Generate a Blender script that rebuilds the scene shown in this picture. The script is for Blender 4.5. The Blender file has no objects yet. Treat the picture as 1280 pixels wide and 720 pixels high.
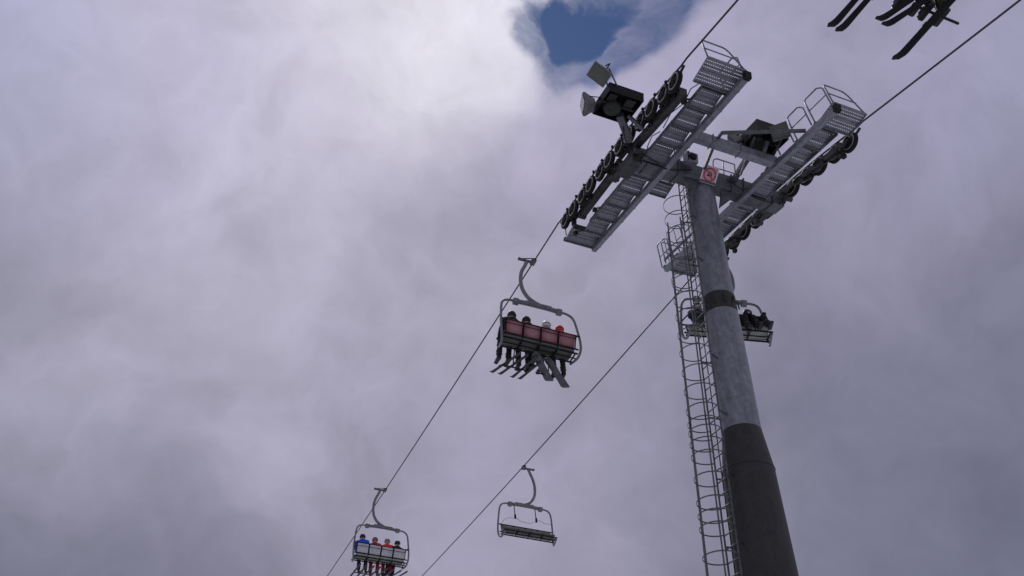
import bpy, math, random
from mathutils import Vector, Matrix
random.seed(7)
S = bpy.context.scene
COL = S.collection
PI = math.pi

# ------------------------------------------------------------------ materials
def lin(c):
    c = c/255.0
    return c/12.92 if c <= .04045 else ((c+.055)/1.055)**2.4
def rgb(r, g, b): return (lin(r), lin(g), lin(b), 1)

def mat(name, col, rough=.6, metal=0., var=.25, scale=6., bump=0., col2=None, streak=None, spec=.5):
    m = bpy.data.materials.new(name); m.use_nodes = True
    nt = m.node_tree; N = nt.nodes; L = nt.links
    b = N['Principled BSDF']
    b.inputs['Roughness'].default_value = rough
    b.inputs['Metallic'].default_value = metal
    b.inputs['Specular IOR Level'].default_value = spec
    tc = N.new('ShaderNodeTexCoord'); mp = N.new('ShaderNodeMapping')
    if streak: mp.inputs['Scale'].default_value = streak
    L.new(tc.outputs['Object'], mp.inputs['Vector'])
    n = N.new('ShaderNodeTexNoise'); n.inputs['Scale'].default_value = scale
    n.inputs['Detail'].default_value = 6; n.inputs['Roughness'].default_value = .65
    L.new(mp.outputs['Vector'], n.inputs['Vector'])
    r = N.new('ShaderNodeValToRGB')
    c = col if len(col) == 4 else (*col, 1)
    if col2 is None:
        a = tuple(max(0, v*(1-var)) for v in c[:3])+(1,); d = tuple(min(1, v*(1+var)) for v in c[:3])+(1,)
    else: a, d = c, (col2 if len(col2) == 4 else (*col2, 1))
    r.color_ramp.elements[0].position = .35; r.color_ramp.elements[0].color = a
    r.color_ramp.elements[1].position = .65; r.color_ramp.elements[1].color = d
    L.new(n.outputs['Fac'], r.inputs['Fac']); L.new(r.outputs['Color'], b.inputs['Base Color'])
    rr = N.new('ShaderNodeMapRange'); rr.inputs['To Min'].default_value = max(.05, rough-.12)
    rr.inputs['To Max'].default_value = min(1, rough+.12)
    L.new(n.outputs['Fac'], rr.inputs['Value']); L.new(rr.outputs['Result'], b.inputs['Roughness'])
    if bump:
        bp = N.new('ShaderNodeBump'); bp.inputs['Strength'].default_value = bump
        bp.inputs['Distance'].default_value = .02
        L.new(n.outputs['Fac'], bp.inputs['Height']); L.new(bp.outputs['Normal'], b.inputs['Normal'])
    return m

def pole_mat(name, a, b_, rough):
    m = mat(name, a, rough, .35, scale=5, col2=b_, bump=.12)
    nt = m.node_tree; N = nt.nodes; L = nt.links; b = N['Principled BSDF']
    ramp = [n for n in N if n.type == 'VALTORGB'][0]
    # faint vertical runs and spangle
    tc = [n for n in N if n.type == 'TEX_COORD'][0]
    mp = N.new('ShaderNodeMapping'); mp.inputs['Scale'].default_value = (5, 5, .35)
    n = N.new('ShaderNodeTexNoise'); n.inputs['Scale'].default_value = 2.5; n.inputs['Detail'].default_value = 5
    L.new(tc.outputs['Object'], mp.inputs['Vector']); L.new(mp.outputs['Vector'], n.inputs['Vector'])
    v = N.new('ShaderNodeTexVoronoi'); v.inputs['Scale'].default_value = 16
    L.new(tc.outputs['Object'], v.inputs['Vector'])
    mr = N.new('ShaderNodeMapRange'); mr.inputs['From Min'].default_value = .3; mr.inputs['From Max'].default_value = .7
    mr.inputs['To Min'].default_value = .84; mr.inputs['To Max'].default_value = 1.12
    L.new(n.outputs['Fac'], mr.inputs['Value'])
    mv = N.new('ShaderNodeMapRange'); mv.inputs['To Min'].default_value = .88; mv.inputs['To Max'].default_value = 1.12
    L.new(v.outputs['Color'], mv.inputs['Value'])
    mu = N.new('ShaderNodeMath'); mu.operation = 'MULTIPLY'
    L.new(mr.outputs['Result'], mu.inputs[0]); L.new(mv.outputs['Result'], mu.inputs[1])
    vm = N.new('ShaderNodeVectorMath'); vm.operation = 'SCALE'
    L.new(ramp.outputs['Color'], vm.inputs[0]); L.new(mu.outputs['Value'], vm.inputs['Scale'])
    L.new(vm.outputs['Vector'], b.inputs['Base Color'])
    return m

M = dict(
    pole=pole_mat('galvanised_pole_steel', (.12, .13, .15), (.185, .198, .222), .42),
    band=pole_mat('dark_coated_pole_steel', (.019, .020, .020), (.031, .032, .032), .62),
    galv=mat('galvanised_steel', (.115, .122, .142), .45, .45, scale=7, col2=(.20, .21, .235), bump=.05),
    galv_dk=mat('weathered_steel', (.050, .054, .060), .5, .35, scale=7, col2=(.098, .103, .110), bump=.05),
    deck=mat('perforated_deck_steel', (.12, .127, .147), .5, .4, scale=9, col2=(.195, .205, .225)),
    black=mat('black_steel', (.006, .0065, .007), .55, .1, scale=9, col2=(.013, .0135, .013), spec=.15),
    dark=mat('dark_greased_steel', (.012, .013, .012), .5, .3, scale=9, col2=(.032, .034, .030), spec=.2),
    dark2=mat('dark_beam_steel', (.026, .028, .030), .5, .35, scale=7, col2=(.058, .060, .060), spec=.2),
    rubber=mat('rubber', (.009, .009, .009), .8, 0, scale=14, spec=.2),
    ring=mat('sheave_flange_steel', (.17, .175, .16), .45, .5, scale=9),
    rope=mat('rope_steel', (.05, .05, .055), .5, .5, scale=40, spec=.2),
    hanger=mat('grey_hanger_steel', (.10, .104, .118), .45, .3, scale=7, col2=(.16, .165, .18)),
    seatgrey=mat('grey_seat_shell', (.40, .40, .42), .6, 0, scale=4, var=.15),
    seatdark=mat('dark_seat_slats', (.085, .09, .08), .6, 0, scale=4, var=.2),
    under=mat('pale_green_seat_underside', (.27, .29, .25), .6, 0, scale=4, var=.2),
    redpad=mat('faded_red_seat_pad', (.14, .020, .030), .7, 0, scale=5, col2=(.36, .11, .13)),
    white=mat('white_plate', (.62, .60, .60), .5, 0, scale=5, var=.1),
    pink=mat('faded_red_print', (.36, .05, .08), .5, 0, scale=8, var=.15),
    red=mat('red_print', (.30, .05, .07), .5, 0, scale=8, var=.15),
    glass=mat('lamp_glass', (.06, .064, .05), .2, .1, scale=3, var=.2),
    lampg=mat('lamp_housing_grey', (.10, .10, .108), .5, .3, scale=6, var=.2),
    skin=mat('skin', (.45, .27, .2), .6, 0, var=.1),
    snow=mat('snow', (.74, .76, .80), .6, 0, scale=.3, var=.05, bump=.3),
    concrete=mat('concrete', (.32, .31, .30), .85, 0, scale=3, bump=.3),
)
_m = M['redpad']; _n = _m.node_tree.nodes; _l = _m.node_tree.links; _b = _n['Principled BSDF']; _c = [q for q in _n if q.type == 'TEX_COORD'][0]
_s = _n.new('ShaderNodeVectorMath'); _s.operation = 'SUBTRACT'; _s.inputs[1].default_value = (.5, .5, .5); _l.new(_c.outputs['Generated'], _s.inputs[0])
_q = _n.new('ShaderNodeVectorMath'); _q.operation = 'MULTIPLY'; _q.inputs[1].default_value = (1, 0, 1.0); _l.new(_s.outputs[0], _q.inputs[0])
_d = _n.new('ShaderNodeVectorMath'); _d.operation = 'LENGTH'; _l.new(_q.outputs[0], _d.inputs[0])
_r = _n.new('ShaderNodeMapRange'); _r.inputs['From Min'].default_value = .22; _r.inputs['From Max'].default_value = .58; _l.new(_d.outputs['Value'], _r.inputs['Value'])
_x = _n.new('ShaderNodeMix'); _x.data_type = 'RGBA'; _l.new(_r.outputs['Result'], _x.inputs['Factor']); _x.inputs['A'].default_value = (.33, .19, .205, 1); _x.inputs['B'].default_value = (.15, .03, .04, 1)
_o = [q for q in _n if q.type == 'VALTORGB'][0]; _y = _n.new('ShaderNodeMix'); _y.data_type = 'RGBA'; _y.inputs['Factor'].default_value = .75; _l.new(_o.outputs['Color'], _y.inputs['A']); _l.new(_x.outputs['Result'], _y.inputs['B']); _l.new(_y.outputs['Result'], _b.inputs['Base Color'])
def cloth(name, c): return mat(name, c, .85, 0, scale=12, var=.25, bump=.2, spec=.15)
CL = dict(black=cloth('black_cloth', (.015, .016, .02)), navy=cloth('navy_cloth', (.02, .025, .05)), blue=cloth('blue_cloth', (.015, .09, .50)),
          red=cloth('red_cloth', (.60, .012, .018)), dkred=cloth('dark_red_cloth', (.32, .012, .03)), orange=cloth('orange_red_cloth', (.66, .035, .022)),
          grey=cloth('grey_cloth', (.14, .14, .15)), green=cloth('dark_green_cloth', (.03, .05, .03)), olive=cloth('olive_cloth', (.09, .10, .05)), brown=cloth('brown_cloth', (.12, .06, .04)))
HM = dict(black=mat('black_shell', (.014, .014, .016), .4, var=.1, spec=.3), white=mat('white_shell', (.62, .62, .64), .35, var=.06),
          red=mat('red_shell', (.52, .02, .02), .4, var=.1), grey=mat('grey_shell', (.22, .22, .23), .4, var=.1), brown=mat('brown_knit', (.2, .13, .09), .8, var=.2),
          ski=mat('ski_base_black', (.007, .007, .008), .5, var=.2, spec=.12), skid=mat('ski_base_dark_grey', (.028, .029, .034), .5, var=.3, spec=.2), board=mat('snowboard_base_grey', (.032, .034, .040), .45, scale=5, col2=(.075, .078, .088), spec=.25))

# ------------------------------------------------------------------ mesh helper
class MB:
    def __init__(s, T=None):
        s.v = []; s.f = []; s.m = []; s.sm = []; s.T = T or (lambda p: Vector(p)); s.mi = 0
    def add(s, vs, fs, smooth=False):
        o = len(s.v); s.v += [s.T(p) for p in vs]
        s.f += [tuple(i+o for i in f) for f in fs]; s.m += [s.mi]*len(fs); s.sm += [smooth]*len(fs)
    def box(s, lo, hi, R=None, c=None):
        """axis box lo..hi, optionally rotated by R about c"""
        vs = [Vector((x, y, z)) for x in (lo[0], hi[0]) for y in (lo[1], hi[1]) for z in (lo[2], hi[2])]
        if R is not None:
            c = Vector(c) if c is not None else (Vector(lo)+Vector(hi))/2
            vs = [c+R@(v-c) for v in vs]
        s.add(vs, [(0, 1, 3, 2), (4, 6, 7, 5), (0, 4, 5, 1), (2, 3, 7, 6), (0, 2, 6, 4), (1, 5, 7, 3)])
        return s
    def bbox(s, lo, hi, b=.012):
        """box with chamfered long edges (octagonal in every section)"""
        lo = Vector(lo); hi = Vector(hi); vs = []; idx = {}
        def V(p):
            k = tuple(round(t, 5) for t in p)
            if k not in idx: idx[k] = len(vs); vs.append(Vector(p))
            return idx[k]
        fs = []
        for ax in range(3):
            u, w = (ax+1) % 3, (ax+2) % 3
            for sd, e in ((lo, -1), (hi, 1)):
                q = []
                for a, c in ((0, 0), (1, 0), (1, 1), (0, 1)):
                    p = [0, 0, 0]; p[ax] = sd[ax]; p[u] = (hi[u]-b) if a else (lo[u]+b); p[w] = (hi[w]-b) if c else (lo[w]+b); q.append(V(p))
                fs.append(tuple(q if e > 0 else q[::-1]))
        def P(ax, sg, u, su, w, sw):
            p = [0, 0, 0]; p[ax] = hi[ax] if sg > 0 else lo[ax]
            p[u] = (hi[u]-b) if su > 0 else (lo[u]+b); p[w] = (hi[w]-b) if sw > 0 else (lo[w]+b); return V(p)
        for ax in range(3):
            u, w = (ax+1) % 3, (ax+2) % 3
            for su in (-1, 1):
                for sw in (-1, 1):
                    fs.append((P(u, su, ax, -1, w, sw), P(u, su, ax, 1, w, sw), P(w, sw, ax, 1, u, su), P(w, sw, ax, -1, u, su)))
        for a in (-1, 1):
            for b2 in (-1, 1):
                for c in (-1, 1):
                    fs.append((P(0, a, 1, b2, 2, c), P(1, b2, 0, a, 2, c), P(2, c, 0, a, 1, b2)))
        s.add(vs, fs); return s
    def beam(s, a, b, w, h, up=(0, 0, 1)):
        a = Vector(a); b = Vector(b); d = (b-a).normalized(); u = Vector(up)
        r = d.cross(u)
        if r.length < 1e-4: r = d.cross(Vector((1, 0, 0)))
        r.normalize(); u = r.cross(d)
        vs = [p+r*(sx*w/2)+u*(sz*h/2) for p in (a, b) for sx, sz in ((-1, -1), (1, -1), (1, 1), (-1, 1))]
        s.add(vs, [(0, 1, 2, 3), (7, 6, 5, 4), (0, 4, 5, 1), (1, 5, 6, 2), (2, 6, 7, 3), (3, 7, 4, 0)]); return s
    def tube(s, pts, r, seg=8, closed=False, caps=True):
        pts = [Vector(p) for p in pts]; n = len(pts); rs = r if isinstance(r, (list, tuple)) else [r]*n
        vs = []; prev = None
        for i, p in enumerate(pts):
            a = pts[i-1] if (i > 0 or closed) else p; b = pts[(i+1) % n] if (i < n-1 or closed) else p
            d = (b-a).normalized()
            if prev is None:
                x = d.cross(Vector((0, 0, 1)))
                if x.length < .05: x = d.cross(Vector((1, 0, 0)))
            else: x = prev-d*prev.dot(d)
            x.normalize(); prev = x; y = d.cross(x)
            vs += [p+(x*math.cos(2*PI*k/seg)+y*math.sin(2*PI*k/seg))*rs[i] for k in range(seg)]
        fs = []
        for i in range(n if closed else n-1):
            j = (i+1) % n
            fs += [(i*seg+k, i*seg+(k+1) % seg, j*seg+(k+1) % seg, j*seg+k) for k in range(seg)]
        s.add(vs, fs, True)
        if caps and not closed:
            o = len(s.v)-len(vs)
            s.f += [tuple(o+k for k in range(seg))[::-1], tuple(o+(n-1)*seg+k for k in range(seg))]; s.m += [s.mi]*2; s.sm += [False]*2
        return s
    def lathe(s, c, ax, prof, seg=24, closed=False):
        """revolve profile [(r, h)] round axis ax at c"""
        c = Vector(c); ax = Vector(ax).normalized(); x = ax.orthogonal().normalized(); y = ax.cross(x); vs = []; n = len(prof)
        for r, h in prof: vs += [c+ax*h+(x*math.cos(2*PI*k/seg)+y*math.sin(2*PI*k/seg))*r for k in range(seg)]
        fs = []
        for i in range(n if closed else n-1):
            j = (i+1) % n
            fs += [(i*seg+k, i*seg+(k+1) % seg, j*seg+(k+1) % seg, j*seg+k) for k in range(seg)]
        s.add(vs, fs, True)
        if not closed:
            o = len(s.v)-len(vs)
            s.f += [tuple(o+k for k in range(seg))[::-1], tuple(o+(n-1)*seg+k for k in range(seg))]; s.m += [s.mi]*2; s.sm += [False]*2
        return s
    def build(s, name, mats, parent=None, loc=None):
        me = bpy.data.meshes.new(name); me.from_pydata([tuple(v) for v in s.v], [], s.f)
        mats = mats if isinstance(mats, (list, tuple)) else [mats]
        for m in mats: me.materials.append(m)
        for p, i, k in zip(me.polygons, s.m, s.sm): p.material_index = i; p.use_smooth = k
        me.validate(); me.update()
        import bmesh
        bm = bmesh.new(); bm.from_mesh(me); bmesh.ops.recalc_face_normals(bm, faces=bm.faces); bm.to_mesh(me); bm.free()
        o = bpy.data.objects.new(name, me); COL.objects.link(o)
        if parent: o.parent = parent
        if loc is not None: o.location = loc
        return o

def curve(pts, n=6):
    """Catmull-Rom through pts"""
    P = [Vector(p) for p in pts]; P = [P[0]*2-P[1]]+P+[P[-1]*2-P[-2]]; out = []
    for i in range(1, len(P)-2):
        for k in range(n):
            t = k/n; a, b, c, d = P[i-1:i+3]
            out.append(.5*((2*b)+(c-a)*t+(2*a-5*b+4*c-d)*t*t+(3*b-a-3*c+d)*t**3))
    out.append(P[-2]); return out

def tag(o, label=None, cat=None, group=None, kind=None):
    if label: o['label'] = label
    if cat: o['category'] = cat
    if group: o['group'] = group
    if kind: o['kind'] = kind
    return o
def empty(name, loc, rz=0):
    e = bpy.data.objects.new(name, None); COL.objects.link(e); e.location = loc; e.rotation_euler = (0, 0, rz); e.empty_display_size = .3; return e
def copy_tree(o, parent=None):
    c = o.copy(); COL.objects.link(c)
    if parent: c.parent = parent
    for ch in list(o.children): copy_tree(ch, c)
    return c
def remesh(mb, voxel, smooth=4, mats=()):
    o = mb.build('tmp', list(mats) or [M['skin']])
    r = o.modifiers.new('r', 'REMESH'); r.mode = 'VOXEL'; r.voxel_size = voxel; r.use_smooth_shade = True
    q = o.modifiers.new('s', 'SMOOTH'); q.iterations = smooth; q.factor = .5
    dg = bpy.context.evaluated_depsgraph_get(); me = bpy.data.meshes.new_from_object(o.evaluated_get(dg))
    old = o.data; bpy.data.objects.remove(o); bpy.data.meshes.remove(old); return me

# ------------------------------------------------------------------ rope geometry
XC, YT, H, G, SL = 10.6354, 11.2619, 20.556, 5.0, .278
LS = 6.8087; SLO, SUP, BB, B2 = .1235, .3911, .0006, .0011
AX = math.atan(SL); CA, SA = math.cos(AX), math.sin(AX)
O = Vector((XC, YT, H)); VX = Vector((1, 0, 0)); VA = Vector((0, CA, SA)); VN = Vector((0, -SA, CA))
def TL(p): return O+VX*p[0]+VA*p[1]+VN*p[2]          # tower frame: across, along the line, normal
def bow(a): return .17-.0176*a*a
def rope_z(y):
    d = y-YT; h = LS/2
    if d > h: return H+SL*h+SLO*(d-h)+BB*(d-h)**2
    if d < -h: return H-SL*h-SUP*(-d-h)+B2*(-d-h)**2
    a = d/CA
    return H+SL*d+bow(a)*CA
def rope_pt(side, y): return Vector((XC+side*G/2, y, rope_z(y)))

for side, lab in ((-1, 'dark steel haul rope on the left side, carrying the two loaded chairs uphill'), (1, 'dark steel haul rope on the right side, carrying the empty chair past the ladder')):
    root = Vector((XC+side*G/2, -30, rope_z(-30)))
    ys = [-30+k*2 for k in range(18)]+[6.5+.25*k for k in range(36)]+[16+2*k for k in range(50)]
    mb = MB(); mb.tube([rope_pt(side, y)-root for y in ys], .0235, 8)
    o = mb.build('haul_rope', M['rope'], loc=root); tag(o, lab, 'cable', 'haul ropes of the chairlift')

# ------------------------------------------------------------------ lift tower
LEAN = .1307
PX = 10.554
DN = Vector((0, math.sin(LEAN), -math.cos(LEAN))); PB = Vector((0, math.cos(LEAN), math.sin(LEAN)))
PT = Vector((PX, YT, H-1.0))
def PL(p): return PT+VX*p[0]+PB*p[1]+DN*p[2]           # pole frame: across, uphill, down the pole
base = PL((0, 0, 17.2))
tower = empty('lift_tower', base); tag(tower, 'tall grey steel chairlift tower with crossarm, stepped walkways and caged ladder', 'lift tower')
def T(p): return TL(p)-base
def P(p): return PL(p)-base

def pole_part(name, prof, m, seg=48):
    mb = MB(); vs = []
    for s_, r in prof:
        vs += [P((r*math.cos(2*PI*k/seg), r*math.sin(2*PI*k/seg), s_)) for k in range(seg)]
    fs = [(i*seg+k, i*seg+(k+1) % seg, (i+1)*seg+(k+1) % seg, (i+1)*seg+k) for i in range(len(prof)-1) for k in range(seg)]
    mb.add(vs, fs, True); mb.add(vs[:seg], [tuple(range(seg))]); mb.add(vs[-seg:], [tuple(range(seg))])
    return mb.build(name, m, tower)
pole_part('upper_pole', [(-.42, .385), (3.40, .385)], M['pole'])
pole_part('pole_collar', [(3.40, .392), (3.42, .397), (3.88, .397), (3.90, .392)], M['band'])
pole_part('middle_pole', [(3.90, .40), (3.97, .405), (7.02, .42)], M['pole'])
lp = pole_part('lower_pole', [(7.02, .425), (7.12, .435), (7.95, .535), (10, .585), (17.2, .66)], M['band'])
for z in (7.95, 12.5):
    mb = MB(); mb.lathe(P((0, 0, z)), DN, [(.541 if z < 9 else .612, -.012), (.547 if z < 9 else .625, 0), (.541 if z < 9 else .612, .012)], 48); mb.build('weld_seam', M['band'], lp)
mb = MB(); mb.lathe(P((0, 0, 17.15)), (0, 0, 1), [(1.3, -1.2), (1.3, .15), (1.22, .22)], 32); mb.build('footing', M['concrete'], tower)
for k in range(10):
    mb = MB(); a = 2*PI*k/10; mb.lathe(P((.43*math.cos(a), .43*math.sin(a), 3.65)), (0, 0, 1), [(.02, -.12), (.02, .12)], 6); mb.build('collar_bolt', M['band'], tower)

# crossarm
mb = MB(T); mb.bbox((-2.28, -.70, -.74), (2.28, -.28, -.27), .015)
cr = mb.build('crossarm', M['galv_dk'], tower)
for x in (-1.9, -1.0, .62, 1.0, 1.9): mb = MB(T); mb.box((x-.012, -.74, -.78), (x+.012, -.24, -.23)); mb.build('stiffener', M['galv_dk'], cr)
for s_ in (-1, 1): mb = MB(T); mb.add([(s_*.36, -.6, -.74), (s_*.85, -.6, -.74), (s_*.36, -.45, -1.25), (s_*.36, -.56, -.74), (s_*.85, -.56, -.74), (s_*.36, -.41, -1.25)], [(0, 1, 2), (5, 4, 3), (0, 3, 4, 1), (1, 4, 5, 2), (2, 5, 3, 0)]); mb.build('gusset', M['galv_dk'], cr)

# second beam and braces
mb = MB(T); mb.bbox((-1.38, -2.16, -.80), (1.0, -1.93, -.56), .012); cb = mb.build('cross_beam', M['galv'], tower)
for x in (-.1, -.9): mb = MB(T); mb.box((x, -2.19, -.82), (x+.02, -1.90, -.54)); mb.build('stiffener', M['galv'], cb)
mb = MB(T); mb.beam((-.40, -1.0, -.6), (-.68, -1.86, -.6), .07, .07); mb.build('brace', M['galv_dk'], tower)
mb = MB(T); mb.beam((-.76, -2.36, -.6), (1.0, -3.28, -.6), .07, .07); mb.beam((-.76, -2.38, -.6), (-.74, -2.14, -.6), .06, .06); mb.build('brace', M['galv_dk'], tower)

# horizontal direction for treads (world level) expressed in the tower frame
LV = Vector((0, CA, -SA)); LU = Vector((0, SA, CA))     # level forward, world up
def deck_panel(mbx, x0, x1, a0, n0, ln, holes=(6, 24)):
    """one level tread of perforated sheet, starting at (a0, n0)"""
    nx = max(10, int((x1-x0)/.027)) | 1; c0 = Vector((0, a0, n0)); rows = 33
    vs = []; fs = []
    for j in range(rows+1):
        for i in range(nx+1): vs.append(c0+Vector((x0+(x1-x0)*i/nx, 0, 0))+LV*(ln*j/rows))
    for j in range(rows):
        for i in range(nx):
            if j in holes and i % 2 == 1 and 0 < i < nx-1: continue
            fs.append((j*(nx+1)+i, j*(nx+1)+i+1, (j+1)*(nx+1)+i+1, (j+1)*(nx+1)+i))
    mbx.add(vs, fs)
    # folded lips
    for t in (.012, ln-.012):
        a = c0+LV*t-LU*.03; mbx.beam(a+Vector((x0, 0, 0)), a+Vector((x1, 0, 0)), .012, .065, up=LU)
    for t in (ln*.33, ln*.5, ln*.66):
        a = c0+LV*t-LU*.008; mbx.beam(a+Vector((x0, 0, 0)), a+Vector((x1, 0, 0)), .018, .014, up=LU)
    for x in (x0+.008, x1-.008):
        a = c0+LV*.01-LU*.022; b = c0+LV*(ln-.01)-LU*.022; mbx.beam(a+Vector((x, 0, 0)), b+Vector((x, 0, 0)), .012, .045, up=LU)

def make_walkway(side):
    """left side = -1: inboard edge to the right"""
    w = MB(T)
    xi = 1.44*side if side < 0 else .98       # inboard beam centre
    if side < 0: xs, xe, xo, beamx = -2.08, -1.50, -2.38, -1.42
    else: xs, xe, xo, beamx = 1.10, 1.64, 1.98, 1.02
    w.bbox((beamx-.07, -4.30, -.86), (beamx+.07, 3.44, -.69), .01)
    root = w.build('walkway', M['galv'], tower)
    pitch = .708; k = 0; a = -4.32
    while a < 2.95:
        wide = (k == 0) or (a > 2.3)
        x0, x1 = (xs, xe) if not wide else ((xo, -1.42) if side < 0 else (1.0, xo))
        if k == 0: x0, x1 = ((-2.40, -1.38) if side < 0 else (.98, 1.95))
        d = MB(T); deck_panel(d, x0, x1, a, -.56 - (0 if k else -.03), pitch-.03, (4, 8, 12, 20, 24, 28) if k == 0 else ((6, 10, 24) if a < -2 else (8, 25) if a < 0 else (10,))); d.build('deck_panel', M['deck'], root)
        k += 1; a += pitch
    # cross ribs under each joint, widened and darkened to imitate its soft shadow
    a = -4.34+pitch
    while a < 3.7:
        wide = a > 2.2
        x0, x1 = ((xo, -1.36) if side < 0 else (.96, xo)) if wide else ((xs, -1.40) if side < 0 else (.98, xe))
        r = MB(T); r.beam((x0, a, -.68), (x1, a, -.68), .10, .10); r.build('shade_cross_rib', M['dark'], root)
        a += pitch
    r = MB(T)                                              # outer stringer
    ox = xs-.02 if side < 0 else xe+.02
    r.box((ox-.015, -3.6, -.74), (ox+.015, 2.3, -.64)); r.build('stringer', M['galv_dk'], root)
    a = -3.9
    while a < 3.5:
        r = MB(T); r.box((beamx+.072, a, -.80), (beamx+.115, a+.06, -.72)); a += pitch; r.build('bracket', M['galv_dk'], root)
    r = MB(T); r.bbox((beamx-.085, -4.42, -.875), (beamx+.085, -4.30, -.675), .01); r.build('end_cap', M['black'], root)
    # end hand rail
    def up(x, a, h): v = Vector((x, a, -.56))+LU*h; return v
    x0, x1 = ((-2.38, -1.40) if side < 0 else (1.0, 1.93)); a = -4.30; h = .80
    r = MB(T); t = .019
    r.tube([up(x0, a, 0), up(x0, a, h-.03), up(x0+.04, a, h)]+[up(x1-.42, a, h), up(x1-.34, a, h-.03), up(x1-.26, a, h-.14), up(x1, a, 0)], t, 8)
    r.tube([up(x0, a, .42), up(x1-.12, a, .42)], t*.8, 8)
    r.build('hand_rail', M['galv'], root)
    # side rail loops on the inboard edge
    xr = beamx-.03 if side > 0 else beamx+.03
    loops = [(-4.24, -3.62), (-3.50, -2.94), (-2.82, -2.28), (1.5, 2.15), (2.3, 2.95), (3.05, 3.62)] if side > 0 else [(-4.22, -3.50), (1.5, 2.15), (2.95, 3.62)]
    for a0, a1 in loops:
        hh = .98 if a0 > 1 else .88; r = MB(T)
        r.tube([up(xr, a0, -.05), up(xr, a0, hh-.18)]+[up(xr, a0+.05+.1*q, hh-.1+.1*q) for q in (0, .5, 1)]+[up(xr, a1-.06, hh), up(xr, a1, hh-.06), up(xr, a1, -.05)], t, 8)
        r.tube([up(xr, a0, .42), up(xr, a1, .42)], t*.75, 8)
        r.build('hand_rail', M['galv'], root)
    return root
wl = make_walkway(-1); wr = make_walkway(1)
def upn(x, a, h): return Vector((x, a, -.56))+LU*h
r = MB(T); r.tube([upn(1.0, 3.40, 0), upn(1.0, 3.40, .9), upn(1.06, 3.40, .98), upn(1.9, 3.40, .98), upn(1.96, 3.40, .9), upn(1.96, 3.40, 0)], .019, 8); r.tube([upn(1.0, 3.40, .5), upn(1.96, 3.40, .5)], .015, 8); r.build('hand_rail', M['galv'], wr)
for x in (1.32, 1.64): r = MB(T); r.tube([upn(x, 3.40, 0), upn(x, 3.40, .98)], .014, 8); r.build('rail_post', M['galv'], wr)
for a_ in (1.8, 2.62, 3.2): r = MB(T); r.tube([upn(.99, a_, -.05), upn(.99, a_, .96)], .014, 8); r.build('rail_post', M['galv'], wr)
r = MB(T); r.box((.94, 1.6, -.52), (.96, 3.40, -.42)); r.build('toe_board', M['galv_dk'], wr)
r = MB(T); r.tube([upn(-2.36, 3.36, -.05), upn(-2.36, 3.36, .55)], .016, 8); r.build('rail_post', M['galv'], wl)
# small step plate between the left walkway and the ladder
d = MB(T); deck_panel(d, -1.32, -.82, -.28, -.62, .62); d.beam((-1.34, -.1, -.70), (-.84, -.1, -.70), .04, .06); d.build('step_plate', M['deck'], tower)
# long light strips beside the outer stringers (guard rods)
for a0, a1 in ((-3.6, -2.9), (-2.8, -1.9), (-1.75, -1.1)): r = MB(T); r.tube([(-2.14, a0, -.60), (-2.18, (a0+a1)/2, -.50), (-2.14, a1, -.60)], .014, 6); r.build('guard_rod', M['galv'], tower)

# sheave trains
def make_wheel(x, a, parent):
    rr = .262; c = Vector((x, a, bow(a)-.022-rr)); mb = MB(T)
    # tyre with groove (outside), hub and flanges
    mb.mi = 0
    mb.lathe(c, (1, 0, 0), [(.205, -.05), (.25, -.055), (rr+.012, -.035), (rr, 0), (rr+.012, .035), (.25, .055), (.205, .05)], 28, True)
    mb.mi = 1
    mb.lathe(c, (1, 0, 0), [(.180, -.060), (.222, -.062), (.225, -.052), (.180, -.048)], 28, True)
    mb.lathe(c, (1, 0, 0), [(.180, .048), (.225, .052), (.222, .062), (.180, .060)], 28, True)
    mb.mi = 2
    mb.lathe(c, (1, 0, 0), [(.185, -.030), (.06, -.040), (.06, .040), (.185, .030)], 28, True)
    mb.lathe(c, (1, 0, 0), [(.045, -.085), (.055, -.07), (.055, .07), (.045, .085)], 16)
    for k in range(5):
        t = 2*PI*k/5+a; d = Vector((0, math.cos(t), math.sin(t)))
        mb.beam(c+d*.055-Vector((.038, 0, 0)), c+d*.16-Vector((.045, 0, 0)), .02, .035, up=(1, 0, 0))
    return mb.build('sheave_wheel', [M['rubber'], M['ring'], M['dark']], parent)

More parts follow.
